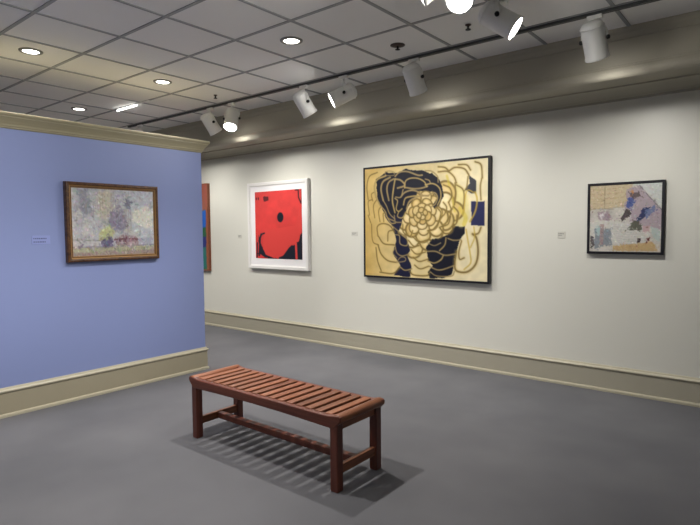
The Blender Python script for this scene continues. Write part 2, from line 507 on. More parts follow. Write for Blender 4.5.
# golden wash toward the left, paler toward the right
g = np.clip(1 - (cv.x / W) / .42, 0, 1) * (.45 + .5 * cv.noise(4, 31))
cv.put(g, (188, 152, 76))
g = np.clip((cv.x / W - .55) / .3, 0, 1) * .75
cv.put(g, (228, 218, 186))
A = [(.103, .098), (.197, .042), (.287, .067), (.365, .029), (.493, .053), (.57, .088), (.593, .079), (.643, .154), (.663, .21), (.673, .287), (.643, .362), (.603, .393), (.583, .359), (.623, .306), (.593, .249), (.532, .234), (.472, .236), (.44, .296), (.397, .35), (.364, .418), (.331, .497), (.275, .543), (.218, .483), (.16, .387), (.114, .254)]
B = [(.183, .435), (.342, .44), (.331, .509), (.297, .602), (.375, .625), (.407, .763), (.385, .798), (.418, .9), (.407, .99), (.26, .99), (.319, .893), (.257, .79), (.286, .672), (.252, .531)]
Cc = [(.761, .549), (.836, .54), (.836, .603), (.799, .657), (.78, .743), (.762, .808), (.757, .874), (.743, .95), (.68, .99), (.57, .99), (.553, .939), (.594, .881), (.553, .838), (.542, .726), (.583, .658), (.654, .647), (.713, .614)]
D = [(.862, .12), (.917, .177), (.917, .281), (.89, .279), (.835, .244), (.871, .194)]
E_ = [(.881, .346), (.975, .346), (.977, .547), (.882, .54)]
dark = np.maximum.reduce([cv.poly_mask(p, .03, 9) for p in (A, B, Cc, D)])
cu, cvv = .504, .432
NAVY = [(18, 20, 34), (24, 26, 52), (14, 15, 22), (30, 34, 62)]
CREAM = [(226, 210, 160), (214, 194, 138), (232, 220, 178), (206, 180, 116)]
cv.put(cv.poly_mask(A, .03, 9), NAVY[0]); cv.put(cv.poly_mask(B, .03, 9), NAVY[1])
cv.put(cv.poly_mask(Cc, .03, 9), NAVY[0]); cv.put(cv.poly_mask(E_, .01, 4), (44, 46, 92))
yel = [(.70, .22), (.80, .20), (.86, .30), (.87, .5), (.80, .56), (.72, .5)]
cv.poly(yel, (214, 200, 120), .55, .08, 5, soft=12)
rr = np.random.RandomState(21)
rings = [(.72, 11, .20, .20), (.60, 11, .17, .19), (.485, 11, .145, .165), (.39, 10, .125, .135), (.31, 10, .105, .105), (.245, 9, .092, .085),
         (.196, 9, .080, .066), (.138, 7, .065, .054), (.088, 6, .05, .040), (.045, 4, .034, .028)]
mean_cell = W / cv.w
blurred = dark.copy()
for _ in range(10): blurred = blur(blurred)
for ri, (R, n, la, lr) in enumerate(rings):
    order = list(range(n)); rr.shuffle(order)
    off = rr.rand() * 6.28
    for k in order:
        th = off + 2 * PI * k / n + rr.uniform(-.12, .12)
        rad = R * rr.uniform(.93, 1.07)
        px, py = cu * W + math.cos(th) * rad, cvv * Hh + math.sin(th) * rad * .97
        u, v = px / W, py / Hh
        a_, b_ = la * rr.uniform(.85, 1.15), lr * rr.uniform(.85, 1.15)
        if not (-.05 < u < 1.05 and -.05 < v < 1.05): continue
        if R > .42: continue
        iy = min(cv.h - 1, max(0, int(v * cv.h))); ix = min(cv.w - 1, max(0, int(u * cv.w)))
        isd = dark[iy, ix] > .5
        if isd: continue
        fill = NAVY[rr.randint(4)] if isd else mix(CREAM[rr.randint(4)], (196, 160, 90), min(1, max(0, .40 - u) * 1.6 + (.38 if R < .28 else .12)))
        line = (158, 134, 84) if isd else (122, 102, 56)
        if isd and rr.rand() < .35: line = (186, 160, 88)
        d = cv.ell_d(u, v, a_, b_, th + PI / 2)
        inside = np.clip((1 - d) * b_ / mean_cell + .5, 0, 1)
        # keep the neighbouring dark and pale zones ragged: petals tint rather than repaint the whole ellipse
        zone = dark if isd else 1 - dark
        cv.put(inside * zone, fill, .9)
        wv = .0095 if R < .2 else (.0115 if isd else .0125)
        edge = np.clip((wv - np.abs(d - 1) * (a_ + b_) / 2) / mean_cell + .4, 0, 1)
        wide = np.clip((blurred if isd else 1 - blurred) * 2.2, 0, 1)
        quiet = .35 if (R > .5 and ((u < .3 and v > .4) or (u > .74 and v > .45))) else .95
        cv.put(edge * wide, line, quiet)
        if not isd and R > .1:
            d2 = cv.ell_d(u, v, a_ * .72, b_ * .7, th + PI / 2)
            cv.put(np.clip((1 - d2) * 2, 0, 1) * (1 - dark), mix(fill, (246, 234, 200), .6), .45)
        elif isd and rr.rand() < .5:
            d2 = cv.ell_d(u, v, a_ * .68, b_ * .66, th + PI / 2)
            cv.put(np.clip((.008 - np.abs(d2 - 1) * (a_ + b_) / 3) / mean_cell + .3, 0, 1), (160, 134, 84), .8)
cv.put(cv.poly_mask(E_, .01, 4), (40, 42, 80), .85)
cv.poly(D, (18, 22, 40), .8, .02, 7)
# right-hand lobed petals drawn over the pale ground
# outermost loops: nested crescents upper left, long lobes lower left, scalloped rim on the right
def loop(pts, w_, col, al=.9):
    P = [np.array(p) for p in pts]; out = []
    P = [2 * P[0] - P[1]] + P + [2 * P[-1] - P[-2]]
    for a, b_, c, d in zip(P, P[1:], P[2:], P[3:]):
        for t in np.linspace(0, 1, 7)[:-1]:
            out.append(tuple(.5 * (2 * b_ + (c - a) * t + (2 * a - 5 * b_ + 4 * c - d) * t * t + (3 * b_ - a - 3 * c + d) * t ** 3)))
    out.append(tuple(P[-2])); cv.stroke(out, col, w_, al)
ON, OP = (168, 142, 88), (120, 106, 66)
BANDS = [ ([(0.105,0.265),(0.091,0.174),(0.117,0.105),(0.195,0.076)],0.022),([(0.17,0.298),(0.151,0.196),(0.171,0.127),(0.233,0.094)],0.022),([(0.221,0.301),(0.204,0.2),(0.221,0.137),(0.264,0.111)],0.02),([(0.275,0.415),(0.253,0.308),(0.262,0.204),(0.277,0.112)],0.02),([(0.277,0.089),(0.315,0.055),(0.382,0.055),(0.469,0.094),(0.506,0.097)],0.018),([(0.277,0.112),(0.327,0.128),(0.36,0.176),(0.298,0.195)],0.02),([(0.36,0.199),(0.366,0.142),(0.404,0.117),(0.469,0.122),(0.522,0.155),(0.543,0.201)],0.016),([(0.36,0.193),(0.437,0.21),(0.501,0.209),(0.548,0.196)],0.018),([(0.326,0.277),(0.36,0.239),(0.415,0.223),(0.469,0.238),(0.512,0.277)],0.018),([(0.349,0.348),(0.365,0.291),(0.415,0.277),(0.464,0.274)],0.018),([(0.376,0.384),(0.398,0.322),(0.448,0.29),(0.501,0.276),(0.554,0.279)],0.02),([(0.281,0.275),(0.326,0.277),(0.347,0.21)],0.014),([(0.275,0.286),(0.298,0.311),(0.286,0.38),(0.309,0.404),(0.337,0.382)],0.015),([(0.105,0.265),(0.14,0.338),(0.188,0.4),(0.211,0.46),(0.269,0.491)],0.016),([(0.17,0.298),(0.2,0.353),(0.229,0.425),(0.275,0.473)],0.014),([(0.309,0.404),(0.298,0.45),(0.337,0.463),(0.371,0.418)],0.014),([(0.189,0.04),(0.23,0.036),(0.27,0.053),(0.264,0.078),(0.195,0.072),(0.189,0.04)],0.009),([(0.53,0.061),(0.582,0.071),(0.628,0.119),(0.633,0.169)],0.014),([(0.53,0.183),(0.592,0.177),(0.643,0.219),(0.654,0.296),(0.628,0.361)],0.016),([(0.551,0.279),(0.603,0.255),(0.628,0.295),(0.613,0.349),(0.582,0.375)],0.016),([(0.53,0.133),(0.561,0.147),(0.572,0.17)],0.012),([(0.193,0.436),(0.24,0.508),(0.28,0.508)],0.014),([(0.269,0.438),(0.28,0.497),(0.337,0.504)],0.013),([(0.246,0.531),(0.286,0.567),(0.326,0.602),(0.376,0.637)],0.013),([(0.28,0.614),(0.314,0.626),(0.32,0.696),(0.376,0.712),(0.381,0.66),(0.337,0.62)],0.013),([(0.274,0.708),(0.291,0.778),(0.336,0.806),(0.398,0.787)],0.013),([(0.285,0.867),(0.325,0.818),(0.364,0.823),(0.359,0.852),(0.291,0.867)],0.011),([(0.314,0.901),(0.359,0.934),(0.42,0.919)],0.013),([(0.28,0.732),(0.256,0.779),(0.291,0.825)],0.01),([(0.546,0.761),(0.614,0.759),(0.685,0.79),(0.769,0.777)],0.015),([(0.551,0.845),(0.604,0.86),(0.655,0.83),(0.675,0.791)],0.015),([(0.562,0.89),(0.645,0.919),(0.759,0.875)],0.014),([(0.573,0.94),(0.624,0.971),(0.735,0.966),(0.76,0.924)],0.013),([(0.644,0.753),(0.685,0.702),(0.695,0.642)],0.014),([(0.709,0.647),(0.754,0.663),(0.807,0.658)],0.013),([(0.551,0.687),(0.603,0.709),(0.654,0.686)],0.011) ]
LOBES = [ ([(0.031,0.285),(0.02,0.163),(0.045,0.069),(0.118,0.039)],0.01),([(0.074,0.299),(0.062,0.238),(0.093,0.216)],0.009),([(0.043,0.431),(0.031,0.309),(0.068,0.287)],0.009),([(0.092,0.457),(0.08,0.348),(0.111,0.289)],0.009),([(0.14,0.494),(0.128,0.398),(0.152,0.351)],0.009),([(0.175,0.495),(0.17,0.423),(0.188,0.412)],0.009),([(0.055,0.504),(0.03,0.431)],0.009),([(0.121,0.626),(0.115,0.541),(0.163,0.512),(0.228,0.531),(0.269,0.59)],0.011),([(0.21,0.673),(0.216,0.59),(0.257,0.573)],0.01),([(0.127,0.632),(0.175,0.697),(0.268,0.708)],0.011),([(0.061,0.516),(0.072,0.674),(0.127,0.71)],0.009),([(0.121,0.71),(0.15,0.794),(0.209,0.852),(0.285,0.867)],0.012),([(0.102,0.735),(0.116,0.855),(0.15,0.951)],0.011),([(0.138,0.964),(0.256,0.969),(0.313,0.913)],0.011),([(0.403,0.943),(0.436,0.973),(0.544,0.973),(0.565,0.94)],0.011),([(0.414,0.746),(0.458,0.786),(0.533,0.767)],0.01),([(0.431,0.815),(0.48,0.851),(0.554,0.828)],0.01),([(0.442,0.884),(0.49,0.916),(0.559,0.89)],0.01),([(0.392,0.666),(0.436,0.717),(0.48,0.711)],0.01),([(0.343,0.521),(0.348,0.591),(0.404,0.631),(0.426,0.58)],0.01),([(0.426,0.631),(0.48,0.677),(0.564,0.654)],0.01),([(0.633,0.038),(0.683,0.048),(0.713,0.078)],0.011),([(0.633,0.081),(0.703,0.083),(0.752,0.13),(0.772,0.185)],0.011),([(0.718,0.079),(0.762,0.056),(0.829,0.073),(0.862,0.124)],0.012),([(0.786,0.035),(0.847,0.044),(0.875,0.088)],0.011),([(0.907,0.024),(0.949,0.054),(0.958,0.158)],0.011),([(0.954,0.163),(0.945,0.229),(0.95,0.334)],0.009),([(0.674,0.194),(0.723,0.224),(0.738,0.29),(0.714,0.343)],0.011),([(0.772,0.201),(0.82,0.242),(0.83,0.317),(0.82,0.401)],0.01),([(0.762,0.184),(0.767,0.292),(0.758,0.366)],0.01),([(0.857,0.139),(0.848,0.223),(0.834,0.253)],0.009),([(0.674,0.341),(0.699,0.385),(0.684,0.439),(0.654,0.471)],0.01),([(0.714,0.343),(0.734,0.419),(0.704,0.505)],0.01),([(0.753,0.382),(0.787,0.432),(0.778,0.507)],0.012),([(0.623,0.382),(0.654,0.427),(0.644,0.493)],0.01),([(0.654,0.449),(0.634,0.515),(0.593,0.57),(0.551,0.581)],0.012),([(0.729,0.463),(0.709,0.527),(0.654,0.548)],0.011),([(0.777,0.453),(0.773,0.518),(0.739,0.549)],0.011),([(0.644,0.554),(0.684,0.604),(0.734,0.593),(0.753,0.528)],0.012),([(0.892,0.61),(0.92,0.646),(0.932,0.762),(0.912,0.863),(0.851,0.925),(0.774,0.918),(0.762,0.853),(0.774,0.755)],0.015),([(0.951,0.557),(0.933,0.604),(0.897,0.615)],0.012),([(0.812,0.668),(0.793,0.755),(0.798,0.82),(0.832,0.808)],0.01) ]
YEL = [([(.80,.40),(.84,.47),(.83,.53)],.05),([(.74,.30),(.76,.42)],.03),([(.70,.12),(.72,.20)],.03)]
GOLD = [ ([(0.909,0.269),(0.923,0.332),(0.91,0.426),(0.873,0.509)],0.02),([(0.845,0.572),(0.859,0.668),(0.874,0.764),(0.879,0.849),(0.832,0.904)],0.016),([(0.901,0.552),(0.906,0.636),(0.878,0.721)],0.014),([(0.9,0.273),(0.858,0.25),(0.839,0.296),(0.83,0.423)],0.014) ]
for pts, w_ in YEL: loop(pts, w_, (206, 186, 74), .6)
for pts, w_ in LOBES: loop(pts, w_ * 4.0, (204, 176, 98), .22)
for pts, w_ in LOBES: loop(pts, w_ * 1.5, (118, 98, 52), .92)
for pts, w_ in BANDS: loop(pts, w_ * 1.12, (152, 132, 88), .95)
for pts, w_ in BANDS[::3]: loop(pts, w_ * .3, (196, 170, 88), .7)
for pts, w_ in GOLD: loop(pts, w_, (194, 164, 70), .8)
cv.a = cv.a * (.94 + .12 * cv.noise(14, 77)[..., None])
cv.a = blur(cv.a)
pic = picture('flower_painting', 'large black framed painting of gold outlined petals spiralling over navy and cream', 'painting',
              ((-4.068 - 2.423) / 2, 5.282, (.935 + 2.265) / 2), 0)
frame_mesh('frame', W, Hh, .023, .055, M['black_frame'], pic)
canvas_mesh('canvas', cv, M['pigment'], pic, .03)
for o in pic.children:
    if o.name.startswith('canvas'):
        o.location = (0, .006, 0); o.scale = ((W - .046) / W, 1, (Hh - .046) / Hh)

# ---- red print in a white frame
W, Hh = 1.215, 1.235
pic = picture('abstract_print', 'red abstract print with a black dot in a wide white frame', 'print',
              (-6.222 + W / 2, 5.282, .966 + Hh / 2), 0)
frame_mesh('frame', W, Hh, .055, .055, M['white_frame'], pic,
           [(0, .055), (0, .004), (.004, 0), (.040, 0), (.046, .008), (.055, .012), (.055, .055)])
b = bmesh.new(); add_box(b, -W / 2 + .05, W / 2 - .05, .016, .028, -Hh / 2 + .05, Hh / 2 - .05)
obj('mount', b, M['mat_white'], pic)
w2, h2 = .94, .955
cv = Canvas(150, 152, w2, h2, (211, 62, 60))
cv.a = cv.a * (.94 + .12 * cv.noise(10, 5)[..., None])
def R2(u, v): return ((u - .133) / .765, (v - .106) / .772)
NV = (26, 30, 44)
low = [(.19, .60), (.23, .70), (.30, .83), (.45, .87), (.60, .83), (.68, .76), (.72, .72), (.79, .71), (.84, .66), (.86, .60), (.92, .58), (.92, .93), (.10, .93), (.10, .90), (.20, .80)]
cv.poly([R2(*p) for p in low], NV, 1, .03, 3)
for p in ([(.13, .83), (.2, .82), (.27, .86), (.34, .875), (.30, .93), (.12, .93)], ):
    cv.poly([R2(*q) for q in p], (211, 62, 60), 1, .03, 4)
cv.ell(*R2(.47, .70), .255, .205, (214, 67, 63), soft=.05)
cv.poly([R2(*q) for q in [(.28, .66), (.3, .55), (.8, .5), (.87, .3), (.9, .55), (.84, .68), (.70, .72), (.6, .72)]], (214, 67, 63), 1, .02, 6)
cv.stroke([R2(.235, .60), R2(.215, .64), R2(.205, .74), R2(.195, .84)], NV, .035)
cv.stroke([R2(.235, .60), R2(.29, .585)], NV, .022)
cv.stroke([R2(.165, .70), R2(.155, .88)], NV, .028)
cv.stroke([R2(.50, .80), R2(.51, .90)], (214, 67, 63), .045)
cv.stroke([R2(.80, .70), R2(.81, .90)], (214, 67, 63), .04)
cv.ell(*R2(.558, .408), .062, .068, (20, 22, 36), soft=.15)
for p in ((.16, .185), (.195, .185)): cv.ell(*R2(*p), .013, .02, (70, 22, 26), soft=.4)
cv.poly([R2(*q) for q in [(.275, .17), (.36, .165), (.365, .215), (.285, .225)]], (70, 20, 26), .85, .02, 8)
cv.stroke([R2(.80, .115), R2(.845, .115), R2(.85, .2), R2(.885, .26), R2(.905, .2), R2(.9, .115)], (66, 18, 26), .022)
cv.a = blur(cv.a)
o = canvas_mesh('sheet', cv, M['pigment'], pic, .003); o.location = (.019, .0125, .0095)

# ---- small landscape in a black frame
W, Hh = .625, .642
pic = picture('cliff_painting', 'small black framed painting of pale cliffs with blue figures', 'painting',
              (-1.467 + W / 2, 5.297, 1.274 + Hh / 2), 0)
frame_mesh('frame', W, Hh, .022, .04, M['black_frame'], pic)
cv = Canvas(130, 132, W, Hh, (206, 200, 190))
def S(*pts): return [((x - 100) / 378, (y - 85) / 350) for x, y in pts]
cv.a = cv.a * (.9 + .2 * cv.noise(16, 8)[..., None])
cv.poly(S((95, 80), (330, 80), (310, 130), (290, 200), (100, 215)), (206, 184, 142), .9, .03, 2, 1)
for y in (105, 130, 155, 180, 205):
    cv.stroke(S((100, y), (180, y + 4), (285, y - 4)), (176, 152, 112), .007, .6)
cv.stroke(S((182, 80), (182, 210)), (120, 104, 76), .006, .7)
cv.stroke(S((100, 208), (230, 212)), (120, 112, 88), .006, .6)
cv.poly(S((330, 85), (480, 80), (480, 215), (400, 130), (370, 100)), (204, 210, 206), .9, .02, 3, 1)
cv.poly(S((300, 110), (365, 95), (410, 150), (480, 225), (478, 330), (420, 300), (400, 320), (300, 320), (330, 230), (290, 210)), (172, 152, 164), .85, .03, 4, 1)
cv.stroke(S((365, 95), (410, 150), (480, 225)), (110, 108, 116), .009, .8)
cv.poly(S((140, 225), (200, 215), (235, 265), (200, 275), (150, 260)), (160, 136, 150), .85, .03, 5, 1)
cv.poly(S((155, 240), (190, 222), (175, 250), (165, 268)), (228, 222, 224), .9, .01, 6, 1)
cv.poly(S((100, 270), (330, 280), (420, 330), (430, 390), (260, 395), (110, 400)), (212, 210, 202), .85, .04, 7, 1)
for i in range(9):
    y = 290 + i * 12
    cv.stroke(S((220 + i * 5, y), (300, y + 8), (400, y + 2)), (186, 184, 182), .008, .55)
cv.poly(S((130, 310), (215, 315), (225, 400), (130, 420)), (120, 132, 146), .8, .02, 8, 1)
cv.poly(S((135, 300), (165, 295), (160, 345), (145, 350)), (170, 200, 200), .9, .01, 9)
cv.poly(S((155, 290), (180, 290), (175, 400), (160, 400)), (176, 140, 140), .8, .01, 10)
cv.poly(S((105, 350), (125, 355), (125, 400), (110, 420)), (70, 62, 66), .8, .02, 11)
cv.poly(S((230, 405), (440, 380), (465, 430), (230, 430)), (206, 168, 104), .9, .03, 12, 1)
cv.poly(S((300, 160), (335, 150), (345, 180), (320, 215), (295, 205)), (74, 92, 164), .95, .02, 13)
cv.poly(S((310, 130), (365, 130), (370, 150), (330, 165)), (98, 82, 84), .85, .02, 14)
cv.poly(S((310, 122), (335, 120), (332, 138)), (216, 140, 70), .9, .01, 15)
cv.poly(S((270, 260), (300, 210), (328, 235), (300, 260), (275, 280)), (74, 64, 66), .9, .02, 16)
cv.poly(S((360, 260), (385, 205), (425, 205), (410, 225), (390, 265), (350, 280)), (44, 56, 104), .95, .02, 17)
cv.poly(S((395, 220), (440, 200), (445, 220), (400, 270)), (100, 118, 170), .85, .02, 18)
cv.poly(S((300, 320), (340, 270), (375, 290), (380, 320), (330, 325)), (84, 84, 68), .85, .03, 19)
cv.poly(S((390, 300), (425, 295), (420, 330), (385, 330)), (200, 156, 160), .8, .02, 20)
cv.poly(S((420, 300), (470, 320), (470, 380), (440, 360)), (176, 196, 190), .8, .02, 21)
cv.poly(S((355, 390), (362, 365), (378, 362), (372, 385)), (60, 40, 46), .95, .005, 22)
cv.poly(S((400, 390), (410, 362), (424, 358), (416, 385)), (110, 44, 44), .95, .005, 23)
gr = cv.a.mean(-1, keepdims=True); cv.a = (cv.a * .8 + gr * .2) * .95
dabs(cv, 1500, .014, 10, 5)
dabs(cv, 260, .012, 26, 9, None, .6)
o = canvas_mesh('canvas', cv, M['pigment'], pic, .02); o.location = (0, .006, 0)
o.scale = ((W - .044) / W, 1, (Hh - .044) / Hh)

# ---- impressionist landscape on the blue partition
W, Hh = .890, .712
pic = picture('landscape_painting', 'soft pastel landscape painting in a brown and gold frame on the blue wall', 'painting',
              (-4.900, 2.132 + W / 2, 1.240 + Hh / 2), PI / 2)
frame_mesh('frame', W, Hh, .052, .052, [M['bronze'], M['gilt']], pic,
           [(0, .052), (0, .012), (.006, .004), (.018, 0), (.030, .004), (.040, .012), (.047, .012), (.052, .017), (.052, .052)],
           lip=[0, 0, 0, 0, 1, 0, 1, 1, 0])
W3, H3 = W - .1, Hh - .1
cv = Canvas(140, 108, W3, H3, (176, 178, 190))
def L(*pts): return [((x - 105) / 412, (y - 92) / 335) for x, y in pts]
nA, nB, nC = cv.noise(9, 41), cv.noise(14, 52), cv.noise(7, 63)
cv.put(np.clip((nA - .45) * 4, 0, 1), (150, 152, 178), .7)
cv.put(np.clip((nB - .5) * 4, 0, 1), (204, 198, 192), .6)
cv.put(np.clip((nC - .55) * 4, 0, 1), (160, 166, 150), .5)
cv.poly(L((360, 90), (520, 95), (515, 330), (430, 340), (380, 260)), (184, 190, 206), .75, .08, 2, 3)
cv.poly(L((400, 200), (470, 165), (515, 190), (515, 290), (440, 280), (400, 250)), (222, 222, 204), .8, .06, 3, 4)
cv.poly(L((130, 95), (190, 95), (200, 200), (170, 230), (140, 180)), (120, 126, 148), .6, .06, 4, 3)
cv.poly(L((220, 110), (290, 95), (300, 190), (260, 250), (225, 220)), (200, 190, 160), .7, .06, 5, 3)
cv.poly(L((280, 200), (350, 190), (380, 290), (280, 300)), (126, 116, 152), .75, .05, 6, 3)
for i in range(26):
    x = 130 + 11 * i + rr.uniform(-4, 4); y = rr.uniform(110, 200); l_ = rr.uniform(40, 110)
    cv.stroke(L((x, y), (x + rr.uniform(-6, 6), y + l_)), [(118, 122, 140), (150, 138, 150), (190, 186, 176), (140, 140, 120)][rr.randint(4)], .012, .45)
cv.poly(L((355, 140), (385, 140), (400, 200), (365, 190)), (104, 108, 138), .7, .03, 7, 2)
cv.poly(L((225, 300), (280, 275), (310, 310), (290, 345), (235, 345)), (186, 190, 120), .85, .04, 8, 2)
cv.poly(L((235, 350), (270, 330), (300, 345), (300, 390), (250, 395)), (86, 80, 124), .85, .03, 9, 2)
cv.poly(L((310, 345), (350, 318), (420, 335), (430, 372), (315, 378)), (150, 118, 128), .9, .015, 10, 1)
cv.stroke(L((312, 346), (370, 342), (425, 346)), (112, 60, 70), .014, .9)
cv.stroke(L((330, 362), (420, 364)), (206, 190, 184), .016, .7)
cv.stroke(L((110, 345), (230, 350)), (110, 116, 104), .010, .6)
cv.poly(L((100, 380), (520, 378), (520, 440), (100, 440)), (164, 166, 128), .9, .03, 11, 2)
cv.stroke(L((105, 380), (260, 382), (515, 376)), (120, 108, 140), .012, .7)
cv.poly(L((105, 408), (520, 400), (520, 440), (105, 440)), (150, 124, 128), .8, .03, 12, 2)
gr = cv.a.mean(-1, keepdims=True); cv.a = cv.a * .72 + gr * .26
dabs(cv, 1500, .022, 15, 5)
dabs(cv, 700, .012, 26, 6, PI / 2, .6)
o = canvas_mesh('canvas', cv, M['pigment'], pic, .02); o.location = (0, .018, 0)

# ---- tall colourful canvas mostly hidden by the partition
W, Hh = 1.10, 1.385
pic = picture('colour_field_painting', 'tall rust, blue and green painting partly hidden behind the blue partition', 'painting',
              (-7.185 - W / 2, 5.287, .885 + Hh / 2), 0)
cv = Canvas(100, 126, W, Hh, (150, 84, 62))
for i in range(26):
    u, v = rr.rand(), rr.rand()
    cv.ell(u, v, rr.uniform(.06, .2), rr.uniform(.05, .16), [(40, 90, 170), (30, 60, 130), (50, 110, 80), (150, 70, 54), (60, 130, 120), (170, 100, 70)][rr.randint(6)], rr.uniform(0, 3), .85, .2)
E1 = [(.80, .30), (.88, .30), (.885, .47), (.83, .5), (.80, .52)]
cv.poly([(.6, 0), (1, 0), (1, .3), (.6, .3)], (150, 84, 72), .9, .03, 1, 2)
cv.poly([(.6, .31), (.955, .31), (.95, .52), (.6, .52)], (36, 96, 190), 1, .03, 2, 1)
cv.poly([(.6, .52), (.97, .50), (.96, .62), (.6, .64)], (40, 96, 66), 1, .03, 3, 1)
cv.poly([(.6, .62), (.955, .61), (.95, .74), (.6, .74)], (40, 52, 120), 1, .03, 4, 1)
cv.poly([(.6, .74), (.96, .73), (.96, .97), (.6, .97)], (44, 116, 110), 1, .03, 5, 1)
cv.poly([(.955, .25), (1, .25), (1, 1), (.955, 1)], (152, 86, 62), 1, .02, 6, 1)
cv.a = blur(cv.a)
frame_mesh('frame', W, Hh, .014, .05, M['rust_edge'], pic)
o = canvas_mesh('canvas', cv, M['pigment'], pic, .03); o.location = (0, .004, 0); o.scale = ((W - .028) / W, 1, (Hh - .028) / Hh)

# ---- wall labels
def wall_label(label, loc, rotz, w, h, card, ink, lines):
    t = thing('wall_label', label, 'label', loc, 'printed labels beside the artworks'); t.rotation_euler = (0, 0, rotz)
    b = bmesh.new(); add_box(b, -w / 2, w / 2, -.004, 0, -h / 2, h / 2, bevel=.001, segs=1)
    obj('card', b, card, t)
    b = bmesh.new()
    for (x0, x1, z, hh) in lines:
        x = x0
        r = random.Random(int(w * 1000) + int(z * 1000))
        while x < x1:
            l_ = r.uniform(.006, .016); add_box(b, x * w, min(x1, x + l_ / w) * w, -.0046, -.0039, z * h, (z + hh) * h); x += l_ / w + .004 / w
    obj('printed_text', b, ink, t)
wall_label('grey blue label left of the landscape on the blue wall', (XL, 1.935, 1.443), PI / 2, .145, .072, M['card_blue'], M['ink_blue'],
           [(-.42, .30, .10, .14), (-.42, .25, -.30, .14)])
txt = [(-.38, .30, .12, .14), (-.38, .10, -.12, .10)]
wall_label('small cream label between flower painting and cliff painting', (-1.711, YR, 1.446), 0, .072, .062, M['card_white'], M['ink_grey'], txt)
wall_label('small cream label just left of the large flower painting', (-4.250, YR, 1.462), 0, .100, .055, M['card_white'], M['ink_grey'], txt)
wall_label('small cream label just left of the white framed red print', (-6.467, YR, 1.428), 0, .085, .055, M['card_white'], M['ink_grey'], txt)

# ---------------------------------------------------------------- lights
def lamp(kind, name, parent, loc, energy, col, radius=.03, size=None, blend=.5, direction=None):
    ld = bpy.data.lights.new(name, kind)
    ld.energy = energy; ld.color = col
    ld.shadow_soft_size = radius
    if kind == 'SPOT':
        ld.spot_size = size; ld.spot_blend = blend
    o = bpy.data.objects.new(name, ld); C.objects.link(o)
    o.location = loc
    if direction is not None: o.rotation_euler = Vector(direction).to_track_quat('-Z', 'Y').to_euler()
    o.parent = parent
    return o

WARM = (1.0, .95, .88)
HALO = (1.0, .97, .91)

# recessed downlights
DL = 31.0
def downlight_master():
    t = thing('recessed_downlight', '', 'downlight', (0, 0, H))
    b = bmesh.new()
    add_lathe(b, [(.062, .001), (.064, -.010), (.088, -.007), (.090, .0005)], 40, None, False, False)
    obj('trim_ring', b, M['can_trim'], t)
    b = bmesh.new()
    add_lathe(b, [(.063, -.002), (.058, -.005), (.03, -.007), (.006, -.0075)], 40, None, True, True)
    obj('bulb', b, M['can_glow'], t)
    return t
dl0 = downlight_master()
spots = [(-4.91, 1.90, 'lit recessed downlight at the left over the blue partition'),
         (-4.91, 3.11, 'lit recessed downlight in the middle of the ceiling'),
         (-6.73, 3.12, 'smallest, farthest recessed downlight low beside the partition cornice'),
         (-3.10, 3.11, 'lit recessed downlight above the red print, nearest the spot rail')]
hid = [(-3.10, 1.90), (-3.10, .07), (-4.2, -1.2), (-8.5, 3.12), (-6.73, .7)]
for i, (x, y, lab) in enumerate(spots + [(x, y, 'lit recessed downlight out of view above the viewer') for x, y in hid]):
    o = dl0 if i == 0 else copy_tree(dl0)
    o.location = (x, y, H)
    tag(o, lab, 'downlight', 'recessed ceiling downlights')
    e = DL
    if i: [bpy.data.objects.remove(c) for c in list(o.children) if c.type == 'LIGHT']
    if x == -3.10 and y > 1: e = 82.0
    if x < -6 and y > 3: e = 75.0
    if -5 < x < -4.5: e = 24.0
    lamp('SPOT', 'downlight_beam', o, (0, 0, -.03), e, WARM, .045, math.radians(125), .75)

# lighting tracks
TY = 4.065
tr = thing('lighting_track', 'long dark spot rail across the ceiling beside the soffit', 'track', (-3.4, TY, H))
b = bmesh.new(); add_box(b, -3.9, 4.2, -.017, .017, -.024, -.0005, bevel=.002, segs=1); obj('rail', b, M['rail_dark'], tr)
b = bmesh.new(); add_box(b, 4.2, 4.3, -.019, .019, -.026, -.0005); obj('end_feed', b, M['rail_dark'], tr)
TX = -1.50
tr = thing('lighting_track', 'short spot rail at the top edge, running toward the viewer', 'track', (TX, 2.0, H))
b = bmesh.new(); add_box(b, -.017, .017, -3.0, 1.50, -.024, -.0005, bevel=.002, segs=1); obj('rail', b, M['fixture'], tr)

